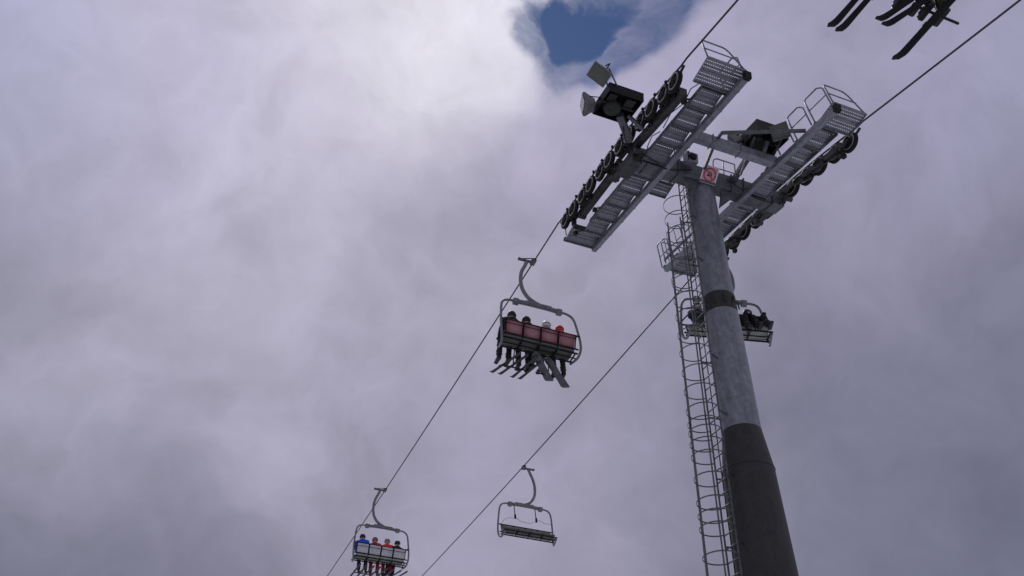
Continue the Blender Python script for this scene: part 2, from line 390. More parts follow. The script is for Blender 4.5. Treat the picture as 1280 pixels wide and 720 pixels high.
def make_train(side):
    X = side*G/2; pitch = .566; A0 = -3.13
    inn = -side                                             # inboard direction along x
    mb = MB(T)                                              # main rocker beams along the train, inboard of the wheels
    xb = X+inn*(.22 if side < 0 else .26); bw, bh, dz_ = (.17, .20, -.50) if side < 0 else (.075, .09, -.42)
    for a0, a1 in ((-3.02, -.65), (.25, 2.42)):
        n0 = bow(a0)+dz_; n1 = bow(a1)+dz_
        mb.beam((xb, a0, n0), (xb, a1, n1), bw, bh)
        for a, n in ((a0, n0), (a1, n1)):
            mb.box((xb-bw*.62, a-.06, n-bh*.6), (xb+bw*.62, a+.06, n+bh*.62))
    root = mb.build('sheave_train', M['dark2'], tower)
    wheels = [A0+pitch*k+(.022 if k % 2 == 0 else -.022) for k in range(12)]
    for a in wheels: make_wheel(X, a, root)
    for k in range(0, 12, 2):                               # two-wheel rockers, both cheeks
        a0, a1 = wheels[k], wheels[k+1]; am = (a0+a1)/2; r = MB(T)
        for xx in (X+inn*.10,):
            c0 = bow(a0)-.26; c1 = bow(a1)-.26
            r.beam((xx, a0-.05, c0), (xx, am, (c0+c1)/2-.16), .016, .11)
            r.beam((xx, am, (c0+c1)/2-.16), (xx, a1+.05, c1), .016, .11)
        r.lathe((X+inn*.06, am, (bow(am)-.42)), (1, 0, 0), [(.035, -.10), (.035, .10)], 12)
        for a in (a0, a1): r.lathe((X, a, bow(a)-.28), (1, 0, 0), [(.028, -.12), (.028, .12)], 10)
        r.build('rocker_arm', M['dark'], root)
    for k in range(0, 12, 4):                               # four-wheel rockers
        a0 = (wheels[k]+wheels[k+1])/2; a1 = (wheels[k+2]+wheels[k+3])/2; r = MB(T)
        r.beam((X+inn*.14, a0-.08, bow(a0)-.44), (X+inn*.14, a1+.08, bow(a1)-.44), .05, .13)
        r.lathe((X+inn*.2, (a0+a1)/2, bow(0)-.5), (1, 0, 0), [(.05, -.14), (.05, .14)], 14)
        for a in (a0, a1): r.box((X+inn*.14-.05, a-.07, bow(a)-.60), (X+inn*.14+.05, a+.07, bow(a)-.48))
        r.build('long_rocker', M['dark'], root)
    for k in range(0, 11):                                  # rope catchers / pins between wheels, outboard
        am = wheels[k]+pitch/2; r = MB(T)
        r.box((X-inn*.09-.022, am-.03, bow(am)-.12), (X-inn*.09+.022, am+.03, bow(am)-.07))
        r.beam((X-inn*.09, am, bow(am)-.30), (X-inn*.09, am, bow(am)-.10), .022, .022, up=(0, 1, 0)); r.build('rope_catcher', M['dark'], root)
    r = MB(T)                                               # saddle frame that joins both beams to the crossarm
    r.bbox(*((X+.14, -.74, -.84), (X+.42, .02, -.44)) if side < 0 else ((X-.44, -.60, -.66), (X-.18, -.02, -.44)), .02)
    r.beam((xb, -.9, -.56), (xb, .5, -.58), bw, .10)
    r.lathe((xb, -.9, -.62), (1, 0, 0), [(.07, -.12), (.07, .12)], 16); r.lathe((xb, .42, -.56), (1, 0, 0), [(.07, -.12), (.07, .12)], 16)
    r.build('saddle', M['dark2'], root)
    for a in (-3.1, 2.85, 1.6):                              # little hooks and switch boxes
        r = MB(T); r.tube(curve([(xb, a, -.78), (xb+inn*.06, a-.12, -.82), (xb+inn*.14, a-.14, -.76), (xb+inn*.14, a-.04, -.70), (xb+inn*.06, a, -.70)], 4), .013, 6)
        r.box((xb-.05, a-.05, -.86), (xb+.05, a+.06, -.76)); r.build('switch_bracket', M['black'], root)
    if side > 0:
        for a in (-2.35, -1.55, 1.55):
            r = MB(T); r.lathe((xb-.16, a, -.52), (0, 1, .1), [(.03, -.16), (.085, -.12), (.09, .08), (.05, .14)], 14); r.box((xb-.18, a-.05, -.50), (xb+.02, a+.05, -.42)); r.build('damper', M['dark'], root)
    return root
for sd in (-1, 1): make_train(sd)
r = MB(T); t_ = .019
r.tube([(.22, -.50, -.27), (.22, -.50, .20), (.26, -.50, .32), (.36, -.50, .38), (.92, -.50, .38), (.92, -.50, -.27)], t_, 8); r.tube([(.22, -.50, .05), (.92, -.50, .05)], t_*.8, 8); r.tube([(.55, -.50, -.27), (.55, -.50, .38)], t_*.8, 8); r.build('hand_rail', M['galv'], tower)
# front guard arm beyond the first left wheel
for sd in (-1, 1):
    r = MB(T); X = sd*G/2; r.beam((X, -3.13, bow(-3.13)-.30), (X, -3.52, bow(-3.5)-.08), .05, .05); r.beam((X, 3.1, bow(3.1)-.30), (X, 3.46, bow(3.4)-.10), .05, .05); r.build('rope_guide', M['dark'], tower)

# ladder with cage
LX = lambda s: -.52-.021*s
ladder = empty('ladder', (0, 0, 0)); ladder.parent = tower
for dy in (-.2, .2): lad = MB(); lad.tube([P((LX(s_), dy-.02, s_)) for s_ in (-2.2, 0, 3, 6, 9, 12, 16.6)], .019, 8); lad.build('ladder_rail', M['galv_dk'], ladder)
s_ = -2.1
while s_ < 16.5:
    r = MB(); r.tube([P((LX(s_), -.22, s_)), P((LX(s_), .18, s_))], .014, 6); s_ += .28; r.build('rung', M['galv_dk'], ladder)
s_ = .9
while s_ < 16:
    for dy in (-.2, .18): r = MB(); r.beam(P((LX(s_), dy, s_)), P((-.34 if s_ < 6.8 else -.5, dy*.5, s_+.02)), .03, .03); r.build('ladder_bracket', M['galv_dk'], ladder)
    s_ += 1.45
hoops = []; s_ = .55
while s_ < 16: hoops.append(s_); s_ += .535+.05*random.uniform(-1, 1)
hoops += [7.02, 7.5, 9.08, 3.05]
for s_ in hoops:
    c = LX(s_)-.27; pts = []
    tl = random.uniform(-.015, .015)
    for k in range(19):
        t = math.radians(-142+284*k/18); pts.append((c-.35*math.cos(t), .35*math.sin(t)-.02, s_+tl*math.sin(t)))
    pts = [(LX(s_), -.2, s_)]+pts+[(LX(s_), .18, s_)]
    r = MB(); q = [P(p) for p in pts]
    # flat hoop strip, 50 mm high and 8 mm thick
    for i in range(len(q)-1): r.beam(q[i], q[i+1]+(q[i+1]-q[i])*.04, .008, .026, up=DN)
    r.build('cage_hoop', M['galv_dk'], ladder)
for t in (0, 62, -62, 120):
    t = math.radians(t); r = MB()
    for a0, b0 in ((1.3, 7.2), (6.9, 16)):
        r.beam(P((LX(a0)-.27-.342*math.cos(t), .342*math.sin(t)-.02, a0)), P((LX(b0)-.27-.342*math.cos(t), .342*math.sin(t)-.02, b0)), .024, .024)
    if abs(t) < 2: r.build('cage_bar', M['galv_dk'], ladder)
r = MB(); r.tube([P((LX(s_)+.10, .12, s_)) for s_ in (-1.8, 0, 4, 8, 12, 16.6)], .012, 6); r.build('cable_conduit', M['black'], tower)

# junction box, beacon
r = MB(T); r.bbox((-.92, -1.02, -.50), (-.58, -.80, -.18), .02); jb = r.build('equipment_box', M['galv'], tower)
r = MB(T); r.lathe((-.75, -1.025, -.34), (0, -1, 0), [(.11, 0), (.10, .03), (.05, .035)], 16); r.box((-.90, -1.026, -.49), (-.86, -1.023, -.19)); r.build('dial', M['black'], jb)

# dark equipment hoods carrying the flood lamps
def hood(c, sx, sa, sn, m, arm):
    x, a, n = c; r = MB(T); t = .02
    r.box((x-sx, a-sa, n+sn-t), (x+sx, a+sa, n+sn)); r.box((x-sx, a-sa, n-sn), (x-sx+t, a+sa, n+sn-t)); r.box((x+sx-t, a-sa, n-sn), (x+sx, a+sa, n+sn-t))
    r.box((x-sx+t, a-sa, n-sn), (x+sx-t, a-sa+t, n+sn-t)); r.box((x-sx+t, a+sa-t, n-sn), (x+sx-t, a+sa, n+sn-t))
    o = r.build('equipment_hood', m, tower)
    r = MB(T); r.lathe((x-.1, a+.1, n-.05), (0, 0, 1), [(.2, -.12), (.24, 0), (.2, .14)], 20); r.box((x-.35, a-.3, n-.06), (x-.15, a-.05, n+.12)); r.box((x+.12, a-.28, n-.05), (x+.36, a+.02, n+.1))
    r.box((x-sx, a-.02, n-sn*.6), (x+sx, a+.04, n-sn*.3)); r.build('winch_drum', M['dark'], o)
    for q0, q1, w in arm: r = MB(T); r.beam(q0, q1, w, w); r.build('hood_bracket', M['galv_dk'], o)
    return o
hood((-3.36, -1.86, -.26), .46, .46, .13, M['black'], [((-3.2, -1.65, -.38), (-2.62, -1.05, -.52), .17), ((-3.0, -1.7, -.36), (-2.5, -1.55, -.50), .08), ((-3.78, -2.18, -.20), (-4.02, -2.42, -.02), .035), ((-3.60, -2.30, -.18), (-3.98, -2.60, .0), .03), ((-3.80, -1.62, -.26), (-3.98, -1.58, -.28), .05)])
hood((.62, -2.15, -.12), .46, .42, .17, M['dark'], [((.5, -1.85, -.30), (.72, -.55, -.40), .13), ((.62, -2.3, -.3), (.62, -2.05, -.6), .10), ((.25, -2.3, -.3), (.55, -1.2, -.62), .05), ((.95, -2.5, -.2), (1.0, -1.6, -.7), .05)])

for pts in ([(-2.2, -.9, -.66), (-1.9, -1.0, -.86), (-1.5, -.85, -.88), (-1.0, -.74, -.66), (-.6, -.73, -.5)], [(2.1, -.5, -.52), (1.8, -.76, -.80), (1.3, -.78, -.84), (.8, -.74, -.62), (.45, -.73, -.45)], [(-3.1, -1.6, -.36), (-2.8, -1.2, -.72), (-2.3, -.9, -.78), (-1.9, -.8, -.6)]):
    r = MB(T); r.tube(curve(pts, 5), .014, 6); r.build('cable', M['black'], tower)
for sx in (-1, 1):
    for k in range(4):
        r = MB(T); r.lathe((sx*2.16, -.71, -.70+.12*k), (0, -1, 0), [(.022, 0), (.022, .02)], 6); r.build('bolt', M['galv'], cr)
# ------------------------------------------------------------------ flood lamps (things on the tower)
def floodlight(c, aim, label, w=.27, h=.20, dp=.17):
    c = TL(c); d = Vector(aim).normalized(); root = empty('floodlight', c)
    sd = d.cross(Vector((0, 0, 1))).normalized(); u = sd.cross(d)
    def F(p): return sd*p[0]+d*p[1]+u*p[2]
    r = MB(F); q = [(-w, dp, -h), (w, dp, -h), (w, dp, h), (-w, dp, h), (-w, dp*.55, -h), (w, dp*.55, -h), (w, dp*.55, h), (-w, dp*.55, h), (-w*.55, -dp, -h*.55), (w*.55, -dp, -h*.55), (w*.55, -dp, h*.55), (-w*.55, -dp, h*.55)]
    r.add(q, [(0, 1, 5, 4), (1, 2, 6, 5), (2, 3, 7, 6), (3, 0, 4, 7), (4, 5, 9, 8), (5, 6, 10, 9), (6, 7, 11, 10), (7, 4, 8, 11), (8, 9, 10, 11), (0, 3, 2, 1)])
    r.build('housing', M['lampg'], root)
    r = MB(F); r.bbox((-w*.9, dp+.002, -h*.88), (w*.9, dp+.02, h*.88), .006); r.build('lens', M['glass'], root)
    r = MB(F); r.tube([(-w-.02, 0, 0), (-w-.02, -dp-.12, -.02), (w+.02, -dp-.12, -.02), (w+.02, 0, 0)], .016, 6); r.build('yoke', M['black'], root)
    r = MB(F)
    for k in range(5): r.box((-w*.5+k*w*.25-.006, -dp*1.25, -h*.5), (-w*.5+k*w*.25+.006, -dp*.9, h*.5))
    r.build('cooling_fins', M['lampg'], root)
    tag(root, label, 'floodlight', 'floodlights on the chairlift tower'); return root
floodlight((-4.12, -2.46, -.10), (-.50, -.05, -.85), 'grey floodlight at the upper corner of the black hood, nearest the blue sky', .20, .25, .14)
floodlight((-4.02, -1.56, -.28), (-.9, .25, -.05), 'grey floodlight seen edge-on at the far left of the tower, below its twin', .20, .23, .13)
floodlight((.78, -2.62, -.22), (-.5, -.5, -.6), 'floodlight with a yellowish lens against the inboard rail of the right walkway', .22, .20, .16)
floodlight((.12, -1.75, -.12), (-.7, .5, -.3), 'dark floodlight at the left end of the hood beside the crossarm rail loop', .22, .18, .16)

# ------------------------------------------------------------------ sign
sgn = empty('warning_sign', TL((-.12, -.80, -.56)))
su = (VN*.80-VA*.60).normalized(); sx_ = Vector((1, 0, 0)); sn_ = sx_.cross(su)
if sn_.dot(Vector((0, -1, 0))) < 0: sn_ = -sn_
def SF(p): return sx_*p[0]+su*p[1]+sn_*p[2]
r = MB(SF); r.box((-.235, -.235, -.006), (.235, .235, 0)); r.build('plate', M['white'], sgn)
r = MB(SF); r.box((-.205, -.205, 0), (.205, .205, .004)); r.mi = 0; r.build('red_field', mat('pink_faded_field', (.46, .27, .29), .5, 0, scale=6, var=.12), sgn)
r = MB(SF); r.lathe(sn_*0+Vector((0, 0, 0)), (0, 0, 1), [(.185, .0045), (.185, .008), (.145, .008), (.145, .0045)], 32, True)
r.beam((-.11, .11, .0065), (.11, -.11, .0065), .035, .004, up=(0, 0, 1)); r.build('prohibition_ring', M['red'], sgn)
r = MB(SF); r.beam((-.07, -.03, .0062), (.05, -.03, .0062), .03, .0034, up=(0, 0, 1)); r.beam((.045, -.045, .0062), (.045, .05, .0062), .03, .003, up=(0, 0, 1)); r.lathe((.0, .06, 0), (0, 0, 1), [(.022, .0045), (.022, .0075)], 12); r.beam((-.06, -.03, .0058), (-.005, .035, .0058), .032, .003, up=(0, 0, 1)); r.build('seated_figure_mark', M['black'], sgn)
r = MB(SF); r.box((-.03, -.2, -.07), (.03, .2, -.007)); r.build('back_bracket', M['galv_dk'], sgn)
tag(sgn, 'small square white and red prohibition sign where the crossarm meets the pole', 'sign')

# ------------------------------------------------------------------ people
def cap(mb, a, b, ra, rb, n=7):
    a = Vector(a); b = Vector(b); d = (b-a).normalized(); pts = []; rs = []
    for k in range(1, 5):
        t = PI/2*k/4; pts.append(a-d*ra*math.cos(t)); rs.append(max(.004, ra*math.sin(t)))
    for k in range(0, 5):
        t = PI/2*k/4
        if k == 0: pts.append(b); rs.append(rb)
        elif k < 4: pts.append(b+d*rb*math.sin(t)); rs.append(rb*math.cos(t))
    mb.tube(pts, rs, 12)
def chain(mb, pts, rs):
    for i in range(len(pts)-1): cap(mb, pts[i], pts[i+1], rs[i], rs[i+1])
def mir(p): return (-p[0], p[1], p[2])
SH = (.185, .07, .53); EL = (.25, .20, .30); HD = (.20, .44, .27)
HP = (.10, .10, .11); KN = (.14, .54, .13); AN = (.14, .60, -.33)
def figure(kind, infl=0.):
    mb = MB()
    if kind in ('body', 'jacket'):
        chain(mb, [(0, .10, .13), (0, .05, .34), (0, .05, .50)], [.145+infl, .15+infl, .14+infl])
        for f in ((lambda p: p), mir):
            cap(mb, f((.07, .05, .40)), f((.12, .06, .52)), .12+infl, .085+infl)
            chain(mb, [f(SH), f(EL), f(HD)], [.072+infl, .055+infl, .038+infl])
    if kind == 'jacket':
        cap(mb, (0, .06, .56), (0, .075, .63), .085, .08)
    if kind == 'body':
        cap(mb, (0, .06, .55), (0, .08, .68), .062, .058)
        cap(mb, (0, .095, .76), (0, .10, .81), .088, .098); cap(mb, (0, .13, .72), (0, .135, .74), .058, .06)   # head, jaw
        cap(mb, (0, .195, .765), (0, .205, .745), .016, .018)                                                  # nose
        cap(mb, (-.022, .188, .70), (.022, .188, .70), .012, .012)                                             # mouth
        for sx in (-1, 1): cap(mb, (sx*.095, .09, .75), (sx*.097, .09, .78), .014, .018)                      # ears
    if kind in ('body', 'trousers'):
        for f in ((lambda p: p), mir):
            chain(mb, [f(HP), f(KN), f(AN)], [.095+infl, .068+infl, .048+infl])
        cap(mb, (-.06, .09, .12), (.06, .09, .12), .12+infl, .12+infl)
    if kind == 'body':
        for f in ((lambda p: p), mir): cap(mb, f(AN), f((.14, .76, -.37)), .045, .038)
        for f in ((lambda p: p), mir): hand(mb, f, 0)
    return mb
def hand(mb, f, infl):
    cap(mb, f((.20, .44, .27)), f((.195, .51, .262)), .034+infl, .036+infl)
    for i, (dx, ln) in enumerate(((-.033, .036), (-.011, .044), (.011, .041), (.033, .030))):
        b0 = (.195+dx, .535, .270); k1 = (.195+dx, .535+ln, .262); k2 = (.195+dx, .535+ln+.012, .232); k3 = (.195+dx, .535+ln-.012, .212)
        chain(mb, [f(b0), f(k1), f(k2), f(k3)], [.0105+infl, .0100+infl, .0095+infl, .0085+infl])
    chain(mb, [f((.165, .46, .262)), f((.150, .50, .240)), f((.165, .535, .222))], [.014+infl, .012+infl, .010+infl])
ME = {}
for kind, infl, vx in (('body', 0, .016), ('jacket', .030, .022), ('trousers', .020, .022)): ME[kind] = remesh(figure(kind, infl), vx, 3)
for s_, nm in ((1, 'gl'), (-1, 'gr')):
    g = MB(); hand(g, (lambda p: p) if s_ > 0 else mir, .006); cap(g, ((.203*s_), .40, .275), (.20*s_, .45, .27), .046, .044); ME[nm] = remesh(g, .008, 2)
hm = MB()
prof = [(0.004, .128), (.05, .122), (.09, .098), (.115, .05), (.122, .0), (.118, -.055), (.100, -.062)]
hm.lathe((0, .085, .80), (0, -.12, 1), prof[::-1], 24); ME['helmet'] = hm
gg = MB(); cap(gg, (-.05, .185, .79), (.05, .185, .79), .030, .030); cap(gg, (0, .19, .79), (0, .195, .785), .034, .03)
gg.tube([(-.118*math.cos(t), .085+.118*math.sin(t)*1.05, .795) for t in [PI*2*k/24 for k in range(24)]], .012, 6, True)
def person(loc, rz, jacket, trousers, hat, label, group, boot='black'):
    root = empty('person', loc, rz); root.rotation_euler.x = random.uniform(-.10, .08); root.rotation_euler.y = random.uniform(-.07, .07); k_ = random.uniform(.98, 1.1); root.scale = (1.06, 1.05, k_); tag(root, label, 'person', group)
    def ob(name, me, m):
        if isinstance(me, MB): o = me.build(name, m, root); return o
        d = me.copy(); d.materials.clear(); d.materials.append(m); o = bpy.data.objects.new(name, d); COL.objects.link(o); o.parent = root; return o
    ob('body', ME['body'], M['skin']); ob('jacket', ME['jacket'], CL[jacket]); ob('trousers', ME['trousers'], CL[trousers])
    ob('glove', ME['gl'], CL['black']); ob('glove', ME['gr'], CL['black'])
    ob('helmet', ME['helmet'], HM[hat]); ob('goggles', gg, HM['black'])
    for sx in (-1, 1):
        b = MB(); x = .14*sx
        b.tube(curve([(x, .585, -.10), (x, .600, -.22), (x, .612, -.34), (x, .625, -.405)], 3), [.074]*3+[.070]*3+[.066]*3+[.062], 12)
        b.bbox((x-.052, .545, -.432), (x+.052, .845, -.355), .018); b.bbox((x-.045, .60, -.36), (x+.045, .80, -.315), .018)
        for z in (-.16, -.25): b.tube([(x+.078*math.cos(t), .60+.078*math.sin(t), z) for t in [2*PI*k/12 for k in range(12)]], .012, 5, True)
        b.build('ski_boot', HM[boot], root)
    return root

# ------------------------------------------------------------------ skis / boards
def ski_mesh(L, wf, ww, board=False):
    mb = MB(); n = 28; ring = []
    for i in range(n+1):
        t = i/n; y = -L/2+L*t
        w = ww+(wf-ww)*(abs(2*t-1)**2)*(1 if t > .5 else .75)
        e = min(t, 1-t)*L
        if e < w*.5*(1.0): w *= math.sqrt(max(.02, 1-(1-e/(w*.5))**2))
        z = .0
        if t > .88: z = .10*((t-.88)/.12)**2*(1 if not board else .7)
        if t < .06: z = (.03 if not board else .07)*((.06-t)/.06)**2
        ring.append((y, w/2, z))
    th = .012; vs = []; fs = []
    for y, w, z in ring: vs += [(-w, y, z), (w, y, z), (w*.96, y, z+th), (-w*.96, y, z+th)]
    for i in range(n):
        o = i*4
        fs += [(o+k, o+(k+1) % 4, o+4+(k+1) % 4, o+4+k) for k in range(4)]
    fs += [(0, 1, 2, 3), (n*4+3, n*4+2, n*4+1, n*4)]
    mb.add(vs, fs); return mb
def rot_to(o, yaw, pitch, roll=0): o.rotation_euler = (pitch, roll, yaw)
def ski(loc, yaw, pitch, m, label, group, L=1.68, wf=.115, ww=.078):
    s = ski_mesh(L, wf, ww).build('ski', m, None, loc); rot_to(s, yaw, pitch)
    b = MB(); b.bbox((-.03, -.20, .013), (.03, -.06, .05), .006); b.bbox((-.032, .16, .013), (.032, .25, .055), .006); b.box((-.025, -.06, .013), (.025, .16, .022))
    b.build('binding', HM['skid'], s); tag(s, label, 'ski', group); return s
def board(loc, yaw, pitch, roll, label, group, L=1.28, w=.31):
    s = ski_mesh(L, w, w*.84, True).build('snowboard', HM['board'], None, loc); rot_to(s, yaw, pitch, roll)
    for y in (-.26, .26):
        b = MB(); b.bbox((-.12, y-.07, .013), (.12, y+.07, .04), .01); b.box((-.14, y-.07, .04), (-.10, y+.07, .26)); b.tube([(-.1, y-.07, .12), (.06, y, .14), (-.1, y+.07, .12)], .015, 6)
        b.build('binding', HM['black'], s)
    tag(s, label, 'snowboard', group); return s

# ------------------------------------------------------------------ chairs
def make_chair(style, bar_down):
    root = empty('chairlift_chair', (0, 0, 0))
    r = MB(); r.bbox((-.10, -.13, -.07), (.05, .13, .05), .02); r.bbox((-.46, -.04, -.08), (-.09, .04, -.01), .012); r.lathe((-.50, 0, -.04), (0, 1, 0), [(.045, -.035), (.045, .035)], 12)
    r.tube([(-.12, -.13, -.02), (-.30, -.05, .0), (-.50, 0, -.03)], .018, 6)
    gp = r.build('grip', M['galv_dk'], root)
    r = MB(); r.tube(curve([(-.24, 0, -.06), (-.32, 0, -.28), (-.45, 0, -.62), (-.50, 0, -1.0), (-.46, 0, -1.38), (-.30, 0, -1.68), (-.08, 0, -1.84), (.16, 0, -1.93)], 5), .060, 12)
    r.build('hanger_arm', M['hanger'], root)
    r = MB(); r.tube(curve([(-.76, 0, -2.00), (-.62, 0, -1.975), (-.30, 0, -1.955), (.30, 0, -1.955), (.62, 0, -1.975), (.76, 0, -2.00)], 3), .074, 12)
    r.bbox((-.40, -.055, -1.93), (.46, .055, -1.86), .015)
    for x in (-.70, .70): r.bbox((x-.09, -.085, -2.08), (x+.09, .085, -1.90), .02)
    r.build('suspension_beam', M['hanger'], root)
    for sx in (-1, 1):
        r = MB(); r.tube(curve([(sx*.70, 0, -1.98), (sx*.92, 0, -1.99), (sx*1.08, 0, -2.06), (sx*1.17, -.02, -2.24), (sx*1.215, -.06, -2.65), (sx*1.24, -.10, -3.05), (sx*1.235, -.10, -3.38), (sx*1.20, -.02, -3.58), (sx*1.16, .14, -3.64), (sx*1.13, .44, -3.56)], 5), .037, 10); r.build('bail', M['hanger'], root)
    # seat
    seatm = {'red': M['seatdark'], 'grey': M['under'], 'bare': M['seatdark']}[style]
    for k in range(4):
        x = -1.095+k*.5475; r = MB(); r.bbox((x+.012, .0, -3.44), (x+.535, .46, -3.36), .022); r.build('seat_cushion', seatm, root)
    r = MB()
    for y, z in ((.03, -3.49), (.43, -3.49)): r.tube([(-1.18, y, z), (1.18, y, z)], .028, 8)
    r.tube([(-1.2, .23, -3.50), (1.2, .23, -3.50)], .02, 8)
    for x in (-1.12, -.55, 0, .55, 1.12): r.beam((x, .02, -3.48), (x, .45, -3.48), .03, .04)
    r.build('seat_frame', M['black'], root)
    # backrest
    Rb = lambda y, t: (y-.02-.14*t)
    pm = {'red': M['redpad'], 'grey': M['seatgrey'], 'bare': M['seatdark']}[style]
    hb = .37
    for k in range(4):
        x = -1.095+k*.5475; pn = MB(); g = .03
        z0, z1 = -3.33, -3.33+hb
        q = []
        for xx, ty in ((x+g, 0), (x+.5475-g, 0)):
            q += [(xx, -.015, z0), (xx, -.15, z1), (xx, -.095, z1), (xx, .035, z0)]
        pn.add(q, [(0, 1, 2, 3), (7, 6, 5, 4), (0, 4, 5, 1), (1, 5, 6, 2), (2, 6, 7, 3), (3, 7, 4, 0)])
        p_ = pn.build('back_pad', pm, root)
        bv = p_.modifiers.new('b', 'BEVEL'); bv.width = .022; bv.segments = 3
    r = MB()
    r.tube([(-1.22, -.13, z1+.02), (1.22, -.13, z1+.02)], .026, 8); r.tube([(-1.20, -.01, z0-.03), (1.20, -.01, z0-.03)], .026, 8)
    for x in (-1.095, -.5475, 0, .5475, 1.095): r.beam((x, -.005, z0), (x, -.125, z1), .035, .03, up=(0, 1, 0))
    if style != 'bare': r.beam((-1.1, -.165, z1-.14), (1.1, -.165, z1-.14), .012, .02)
    r.build('back_frame', M['black'], root)
    # restraint bar
    r = MB()
    if bar_down:
        r.tube(curve([(-1.2, -.06, -2.85), (-1.14, .15, -2.88), (-1.08, .42, -2.98), (-1.0, .52, -3.02)], 4)+[Vector((1.0, .52, -3.02))]+curve([(1.0, .52, -3.02), (1.08, .42, -2.98), (1.14, .15, -2.88), (1.2, -.06, -2.85)], 4)[1:], .022, 8)
        for x in (-.55, .55):
            r.tube(curve([(x, .52, -3.02), (x, .62, -3.3), (x, .76, -3.7), (x, .80, -3.86)], 4), .018, 8)
            r.tube([(x-.36, .80, -3.86), (x+.36, .80, -3.86)], .022, 8)
        r.build('restraint_bar', M['black'], root)
    else:
        r.tube(curve([(-1.2, -.06, -2.62), (-1.05, -.02, -2.62), (-.85, .0, -2.64), (-.62, .0, -2.54)], 3)+curve([(-.45, 0, -2.60), (-.2, .0, -2.74), (.2, .0, -2.74), (.45, 0, -2.60)], 3)+curve([(.62, 0, -2.64), (.85, .0, -2.68), (1.0, -.02, -2.80), (1.1, -.08, -3.0)], 3), .009, 6)
        r.build('restraint_bar', M['galv'], root)
        for x in (-.48, .48):
            h = MB(); h.tube([(x+.04, 0, -2.03), (x, 0, -2.62)], .02, 8); h.tube([(x+.005, 0, -2.46), (x, 0, -2.64)], .045, 8); h.build('foot_rest_rod', M['black'], root)
    return root

chairs = []
def place(side, y, style, bar, label, rz=0., sway=0.):
    c = make_chair(style, bar); c.location = rope_pt(side, y)-Vector((0, 0, .02)); c.rotation_euler = (0, sway, rz+(PI if side > 0 else 0))
    tag(c, label, 'chairlift chair', 'four seat chairs hanging on the haul ropes'); chairs.append(c); return c
def seat_world(c, x, y=.10, z=-3.44):
    Mx = Matrix.Translation(c.location) @ c.rotation_euler.to_matrix().to_4x4(); return Mx @ Vector((x, y, z))
XS = (-.80, -.27, .27, .80)

# middle chair with red pads
cA = place(-1, 16.67, 'red', True, 'four seat chair with faded red back pads, nearest loaded chair beyond the tower')
for i, (x, j, t, h, dz, lab) in enumerate(((XS[0], 'black', 'black', 'black', .06, 'skier in black jacket and black helmet at left end of the red backed chair'), (XS[1], 'navy', 'black', 'black', -.02, 'skier in dark navy jacket sitting second from left on the red backed chair'),
        (XS[2], 'grey', 'grey', 'white', -.02, 'snowboarder in white helmet on the red backed chair'), (XS[3], 'red', 'green', 'red', -.03, 'snowboarder with bright red hood and jacket at right end of the red backed chair'))):
    person(seat_world(cA, x, .10, -3.33+dz), random.uniform(-.4, .4), j, t, h, lab, 'riders on the red backed chair')
for k, (dx, yaw, lab) in enumerate(((-1.0, .30, 'dark ski hanging lowest at far left under the red backed chair'), (-.76, .28, 'dark ski second from left under the red backed chair'), (-.42, .18, 'dark ski third from left under the red backed chair'), (-.18, .2, 'dark ski of the second skier, nearest the snowboards, under the red backed chair'))):
    ski(seat_world(cA, dx+.18, .74, -3.84), yaw+.1, .02, HM['skid'], lab, 'skis under the red backed chair', 1.3)
board(seat_world(cA, .28, .56, -3.86), -.80, -.12, .35, 'grey snowboard nearer the skis under the red backed chair, pointing down right', 'snowboards under the red backed chair')
board(seat_world(cA, .74, .58, -3.94), -.95, -.22, .35, 'grey snowboard at far right under the red backed chair, lowest tip', 'snowboards under the red backed chair')

# far loaded chair
cB = place(-1, 34.36, 'grey', True, 'four seat chair with grey backs at lower left carrying colourful riders')
for i, (x, j, t, h, dz, lab) in enumerate(((XS[0], 'blue', 'black', 'black', .06, 'skier in bright blue jacket and black hat on the far grey chair'), (XS[1], 'dkred', 'dkred', 'brown', -.03, 'skier in dark red jacket next to the one in blue on the far chair'),
        (XS[2], 'orange', 'dkred', 'grey', -.03, 'skier in orange red jacket and grey hat on the far grey chair'), (XS[3], 'black', 'black', 'black', -.04, 'skier in black jacket at right end of the far grey chair'))):
    person(seat_world(cB, x, .10, -3.33+dz), random.uniform(-.4, .4), j, t, h, lab, 'riders on the far grey chair')
nn = ('blue jacketed rider', 'dark red jacketed rider', 'orange jacketed rider', 'black jacketed rider')
for k, x in enumerate(XS):
    for q in (-.14, .14):
        ski(seat_world(cB, x+q, .84, -3.86), .12+.1*k, -.02, HM['skid'], '%s ski under the %s of the far chair' % ('left' if q < 0 else 'right', nn[k]), 'skis under the far grey chair')

# empty chair on the right-hand rope
cC = place(1, 29.69, 'bare', False, 'empty four seat chair with dark seat hanging low at bottom centre')
# chair half hidden behind the pole
cD = place(1, 14.3, 'grey', True, 'four seat chair half hidden behind the tower pole', -.30, -.08)
for i, (x, j, h, dz, lab) in enumerate(((XS[0], 'black', 'black', 0, 'rider in black at the visible right end of the chair behind the pole'), (XS[1], 'navy', 'black', -.03, 'rider in navy beside the pole edge on the half hidden chair'), (XS[3], 'black', 'grey', 0, 'rider in grey helmet behind the ladder cage on the half hidden chair'))):
    person(seat_world(cD, x, .10, -3.33+dz), PI-.30+random.uniform(-.15, .15), j, 'black', h, lab, 'riders on the chair behind the pole')

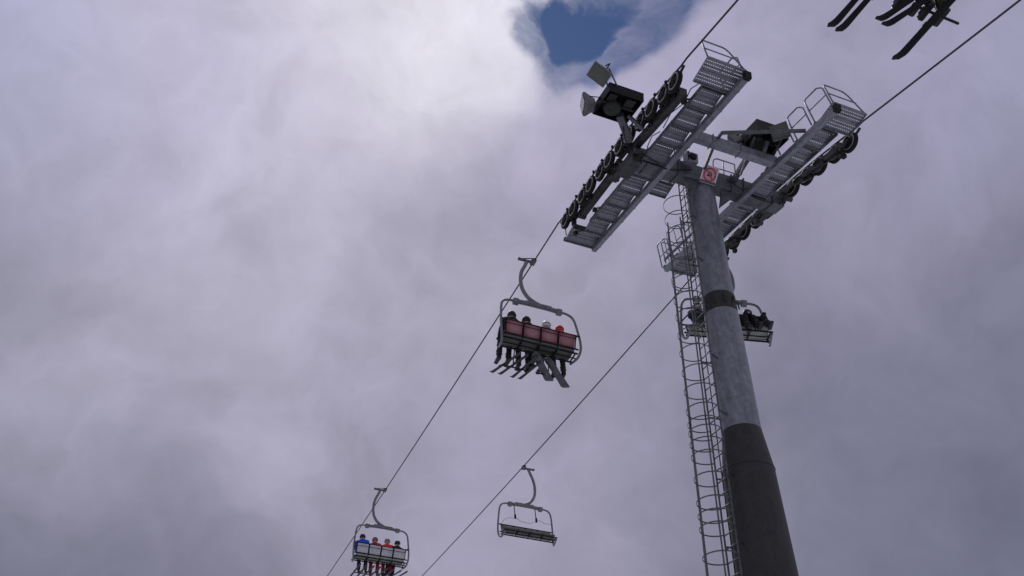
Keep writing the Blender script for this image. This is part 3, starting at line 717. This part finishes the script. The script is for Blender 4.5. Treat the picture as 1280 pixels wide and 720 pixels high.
# nearest chair, above the top right corner
YE = 2.42
cE = place(-1, YE, 'grey', True, 'nearest chair overhead at the top right edge with only its foot rest in view')
for i, (x, j, t, h, lab) in enumerate(((XS[0], 'navy', 'black', 'black', 'rider at left end of the nearest chair, skis at the top edge'), (XS[1], 'grey', 'grey', 'black', 'rider in grey trousers in the middle of the nearest chair'), (XS[2], 'red', 'olive', 'red', 'rider with red jacket and olive trousers above the longest ski at top right'))):
    person(seat_world(cE, {-.80: -.72, -.27: .06, .27: .50}[x], .10, -3.33), 0, j, t, h, lab, 'riders on the nearest chair', 'black')
for dx, dy, yaw, pit, L, lab in ((-.80, .93, .10, .05, 1.75, 'leftmost long black ski at the top edge'), (-.64, .95, .10, .05, 1.75, 'black ski second from left at the top edge'), (.02, .80, .30, .25, 1.5, 'shorter upper black ski of the middle pair at top right'), (.17, .84, .30, .25, 1.5, 'shorter lower black ski of the middle pair at top right'), (.46, 1.0, .08, .0, 1.78, 'wide black ski reaching lowest at top right'), (.50, 1.0, .10, .015, 1.72, 'black ski nearly hidden behind the wide one at top right')):
    ski(seat_world(cE, dx-.02, dy-.22, -3.93), yaw, pit, HM['ski'], lab, 'skis under the nearest chair', L, .135, .092)

# ------------------------------------------------------------------ ground
gm = MB(); n = 80; SZ = 900
def gz(x, y):
    d = math.hypot(x, y); s = .19*max(-120, min(y, 160)); return s+1.2*math.sin(x*.05+1)*math.sin(y*.043)*min(1, d/40)+.15*math.sin(x*.3)*math.cos(y*.27)
def gp(i): t = 2*i/n-1; return SZ*t*abs(t)**1.2
vs = [(gp(i), gp(j), gz(gp(i), gp(j))-.02) for j in range(n+1) for i in range(n+1)]
gm.add(vs, [(j*(n+1)+i, j*(n+1)+i+1, (j+1)*(n+1)+i+1, (j+1)*(n+1)+i) for j in range(n) for i in range(n)], True)
g = gm.build('ground', M['snow']); tag(g, kind='structure')
bz = gz(base.x, base.y)

# ------------------------------------------------------------------ world
W = bpy.data.worlds.new('World'); S.world = W; W.use_nodes = True
nt = W.node_tree; N = nt.nodes; L = nt.links; N.clear()
out = N.new('ShaderNodeOutputWorld'); bg = N.new('ShaderNodeBackground'); L.new(bg.outputs[0], out.inputs[0])
STR = .1; bg.inputs['Strength'].default_value = STR
sun_dir = Vector((.16, .50, .85)).normalized(); el = math.asin(sun_dir.z); az = math.atan2(sun_dir.x, sun_dir.y)
sky = N.new('ShaderNodeTexSky'); sky.sky_type = 'NISHITA'; sky.sun_disc = False; sky.sun_elevation = el; sky.sun_rotation = az; sky.altitude = 2000
sky.dust_density = .3
tc = N.new('ShaderNodeTexCoord'); DIRV = tc.outputs['Generated']
def vm(op, a, b=None, sc=None):
    x = N.new('ShaderNodeVectorMath'); x.operation = op
    for i, v in enumerate((a, b)):
        if v is None: continue
        if hasattr(v, 'links'): L.new(v, x.inputs[i])
        else: x.inputs[i].default_value = v
    if sc is not None:
        if hasattr(sc, 'links'): L.new(sc, x.inputs['Scale'])
        else: x.inputs['Scale'].default_value = sc
    return x.outputs['Value'] if op == 'DOT_PRODUCT' else x.outputs['Vector']
def ma(op, a, b=None, c=None):
    x = N.new('ShaderNodeMath'); x.operation = op
    for i, v in enumerate((a, b, c)):
        if v is None: continue
        if hasattr(v, 'links'): L.new(v, x.inputs[i])
        else: x.inputs[i].default_value = v
    return x.outputs[0]
def noise(vec, scale, det=6, rough=.55, dist=0.):
    x = N.new('ShaderNodeTexNoise'); x.inputs['Scale'].default_value = scale; x.inputs['Detail'].default_value = det
    x.inputs['Roughness'].default_value = rough; x.inputs['Distortion'].default_value = dist; L.new(vec, x.inputs['Vector']); return x
def warp(vec, scale, amp, det=5, off=(0, 0, 0), rough=.55):
    v = vm('ADD', vec, off); nz = noise(v, scale, det, rough); return vm('ADD', vec, vm('SCALE', vm('SUBTRACT', nz.outputs['Color'], (.5, .5, .5)), sc=amp))
w1 = warp(DIRV, 2.6, .20, 4); w1 = vm('NORMALIZE', w1)
w2 = warp(w1, 7, .085, 8, (3, 1, 2), .56); w2 = vm('NORMALIZE', w2)
def blob(vec, d, sig):
    dn = Vector(d).normalized(); dt = vm('DOT_PRODUCT', vec, tuple(dn)); return ma('POWER', ma('MAXIMUM', dt, 0.), 1/sig**2)
def C3(r, g, b): return (lin(r), lin(g), lin(b))
BASE = C3(168, 165, 184)
blobs = [  # direction, angular size, colour reached there, warped field
 ((.085, .455, .886), .085, (236, 234, 243), 2), ((.175, .43, .886), .05, (232, 230, 241), 2), ((.27, .50, .823), .07, (168, 163, 190), 2), ((0.0181, 0.6066, 0.7948), 0.032, (208, 204, 222), 2), ((0.1457, 0.5161, 0.844), 0.028, (208, 204, 222), 2), ((0.1217, 0.6266, 0.7698), 0.07, (148, 145, 163), 2), ((0.2196, 0.5756, 0.7877), 0.05, (158, 153, 173), 2), ((-0.1719, 0.7881, 0.5911), 0.022, (172, 168, 190), 2), ((-0.1084, 0.7841, 0.6111), 0.024, (174, 170, 192), 2), ((0.0582, 0.8383, 0.5421), 0.03, (184, 179, 201), 2), ((-0.0485, 0.8061, 0.5898), 0.03, (160, 156, 177), 2), ((-0.206, 0.7701, 0.6037), 0.05, (140, 138, 158), 2), ((-0.0164, 0.8329, 0.5532), 0.035, (150, 146, 166), 2), ((0.1124, 0.7346, 0.6691), 0.05, (160, 156, 177), 2), ((0.5658, 0.308, 0.7649), 0.07, (152, 149, 176), 2), ((0.5479, 0.4785, 0.6862), 0.06, (142, 138, 158), 2), ((0.2078, 0.8116, 0.5461), 0.05, (150, 146, 166), 2), ((0.3206, 0.7527, 0.5751), 0.05, (157, 153, 176), 2), ((0.4123, 0.3429, 0.844), 0.06, (164, 160, 188), 2), ((.245, .45, .86), .04, (172, 168, 196), 2), ((.205, .53, .823), .06, (166, 160, 184), 2), ((.36, .42, .833), .06, (165, 161, 188), 2), ((-.02, .50, .87), .14, (203, 198, 218), 2), ((-.061, .5593, .8267), .10, (196, 190, 212), 2), ((.03, .565, .825), .06, (188, 184, 204), 2),
 ((-.26, .53, .81), .12, (163, 165, 197), 1), ((-.1147, .8375, .5342), .09, (194, 190, 211), 2), ((.055, .68, .73), .07, (186, 183, 203), 2), ((.2059, .6472, .734), .05, (178, 175, 195), 2), ((.0885, .8563, .5089), .05, (174, 169, 190), 2), ((-.19, .74, .645), .09, (142, 139, 156), 2),
 ((-.1064, .905, .40), .12, (96, 98, 118), 1), ((.6675, .4722, .5757), .17, (124, 122, 142), 1), ((.73, .52, .44), .17, (98, 101, 124), 1), ((.24, .62, .75), .09, (150, 146, 164), 2),
 ((.45, .36, .815), .16, (164, 160, 186), 1), ((.62, .25, .745), .11, (141, 141, 169), 1), ((.30, .86, .43), .13, (150, 146, 168), 1), ((.572, .6393, .5139), .04, (150, 148, 166), 2), ((.06, .93, .37), .10, (124, 121, 140), 1)]
W0 = .30; acc = BASE; wsum = W0; acc = None
for d, sg, c, wv in blobs:
    w_ = blob(w2 if wv == 2 else w1, d, sg); w_ = ma('MULTIPLY', w_, 2.6) if c[0] > 230 or c[0] < 105 else w_; t = vm('SCALE', C3(*c), sc=w_)
    acc = t if acc is None else vm('ADD', acc, t); wsum = ma('ADD', wsum, w_)
cl = vm('SCALE', vm('ADD', acc, tuple(v*W0 for v in BASE)), sc=ma('DIVIDE', 1.0, wsum))
nA = noise(w1, 5.5, 8, .5); nB = noise(w2, 17, 6, .55)
f = ma('ADD', ma('MULTIPLY', ma('SUBTRACT', nA.outputs['Fac'], .5), .38), ma('MULTIPLY', ma('SUBTRACT', nB.outputs['Fac'], .5), .18))
bl = ma('SUBTRACT', .22, ma('ABSOLUTE', ma('SUBTRACT', noise(vm('ADD', w2, (1, 7, 3)), 4.6, 9, .52).outputs['Fac'], .5)))
bl2 = ma('SUBTRACT', .20, ma('ABSOLUTE', ma('SUBTRACT', noise(vm('ADD', w2, (4, 3, 8)), 11, 8, .55).outputs['Fac'], .5)))
f = ma('ADD', f, ma('ADD', ma('MULTIPLY', ma('SUBTRACT', bl, .12), .75), ma('MULTIPLY', ma('SUBTRACT', bl2, .11), .48)))
cl = vm('SCALE', cl, sc=ma('ADD', f, 1.0))
# clear gap
def mask(items, lo, hi, amp, scale, vec=w2):
    g_ = None
    for d, sg in items:
        b_ = blob(vec, d, sg); g_ = b_ if g_ is None else ma('ADD', g_, b_)
    q = N.new('ShaderNodeMapRange'); q.interpolation_type = 'SMOOTHSTEP'; q.inputs['From Min'].default_value = lo; q.inputs['From Max'].default_value = hi
    L.new(ma('ADD', g_, ma('MULTIPLY', ma('SUBTRACT', noise(vec, scale, 10, .66).outputs['Fac'], .5), amp)), q.inputs['Value']); return q.outputs['Result']
GAP_CORE = [((0.2289, 0.3784, 0.8969), 0.03), ((0.2698, 0.3658, 0.8907), 0.028), ((0.2484, 0.3897, 0.8868), 0.018), ((0.2839, 0.3841, 0.8786), 0.014), ((0.3003, 0.3278, 0.8958), 0.028)]
GAP_VEIL = [((0.201, 0.4059, 0.8915), 0.014), ((0.2518, 0.4029, 0.8799), 0.036), ((0.2995, 0.3697, 0.8796), 0.036), ((0.3186, 0.3486, 0.8815), 0.028), ((0.3149, 0.3954, 0.8628), 0.018), ((0.3288, 0.3193, 0.8888), 0.03)]
core = mask(GAP_CORE, .22, 1.35, 1.9, 11)
veil = mask(GAP_VEIL, .22, 1.05, 1.0, 9)
thin = noise(vm('ADD', w2, (5, 2, 1)), 15, 9, .62).outputs['Fac']
tm = N.new('ShaderNodeMapRange'); tm.inputs['From Min'].default_value = .3; tm.inputs['From Max'].default_value = .7; tm.inputs['To Min'].default_value = .42; tm.inputs['To Max'].default_value = .95; L.new(thin, tm.inputs['Value'])
class _G: pass
gs = _G(); gs.outputs = {'Result': ma('MAXIMUM', core, ma('MULTIPLY', veil, tm.outputs['Result']))}
mx = N.new('ShaderNodeMix'); mx.data_type = 'RGBA'; L.new(gs.outputs['Result'], mx.inputs['Factor'])
L.new(vm('SCALE', cl, sc=1/STR), mx.inputs['A'])
skyc = vm('MULTIPLY', sky.outputs['Color'], (.40, .49, .64)); L.new(skyc, mx.inputs['B'])
L.new(mx.outputs['Result'], bg.inputs['Color'])

sun = bpy.data.lights.new('sun', 'SUN'); sun.energy = .9; sun.angle = math.radians(12); sun.color = (1, .96, .90)
so = bpy.data.objects.new('sun', sun); COL.objects.link(so); so.rotation_euler = (-sun_dir).to_track_quat('-Z', 'Y').to_euler()

# ------------------------------------------------------------------ camera
cd = bpy.data.cameras.new('camera'); cam = bpy.data.objects.new('camera', cd); COL.objects.link(cam); S.camera = cam
F_, YW, PH, RL = 1081.2536, .4145, .7954, -.0533
fw = Vector((math.sin(YW)*math.cos(PH), math.cos(YW)*math.cos(PH), math.sin(PH))); rt = Vector((math.cos(YW), -math.sin(YW), 0)); up_ = rt.cross(fw)
c_, s_ = math.cos(RL), math.sin(RL); R1 = rt*c_+up_*s_; U1 = -rt*s_+up_*c_
cam.matrix_world = Matrix(((R1.x, U1.x, -fw.x, 0), (R1.y, U1.y, -fw.y, 0), (R1.z, U1.z, -fw.z, 1.7), (0, 0, 0, 1)))
cd.sensor_width = 36; cd.lens = 36*F_/1280; cd.clip_end = 3000; cd.clip_start = .05
vs_ = S.view_settings; vs_.view_transform = 'Standard'; vs_.look = 'None'; vs_.exposure = 0; vs_.gamma = 1
S.render.engine = 'CYCLES'
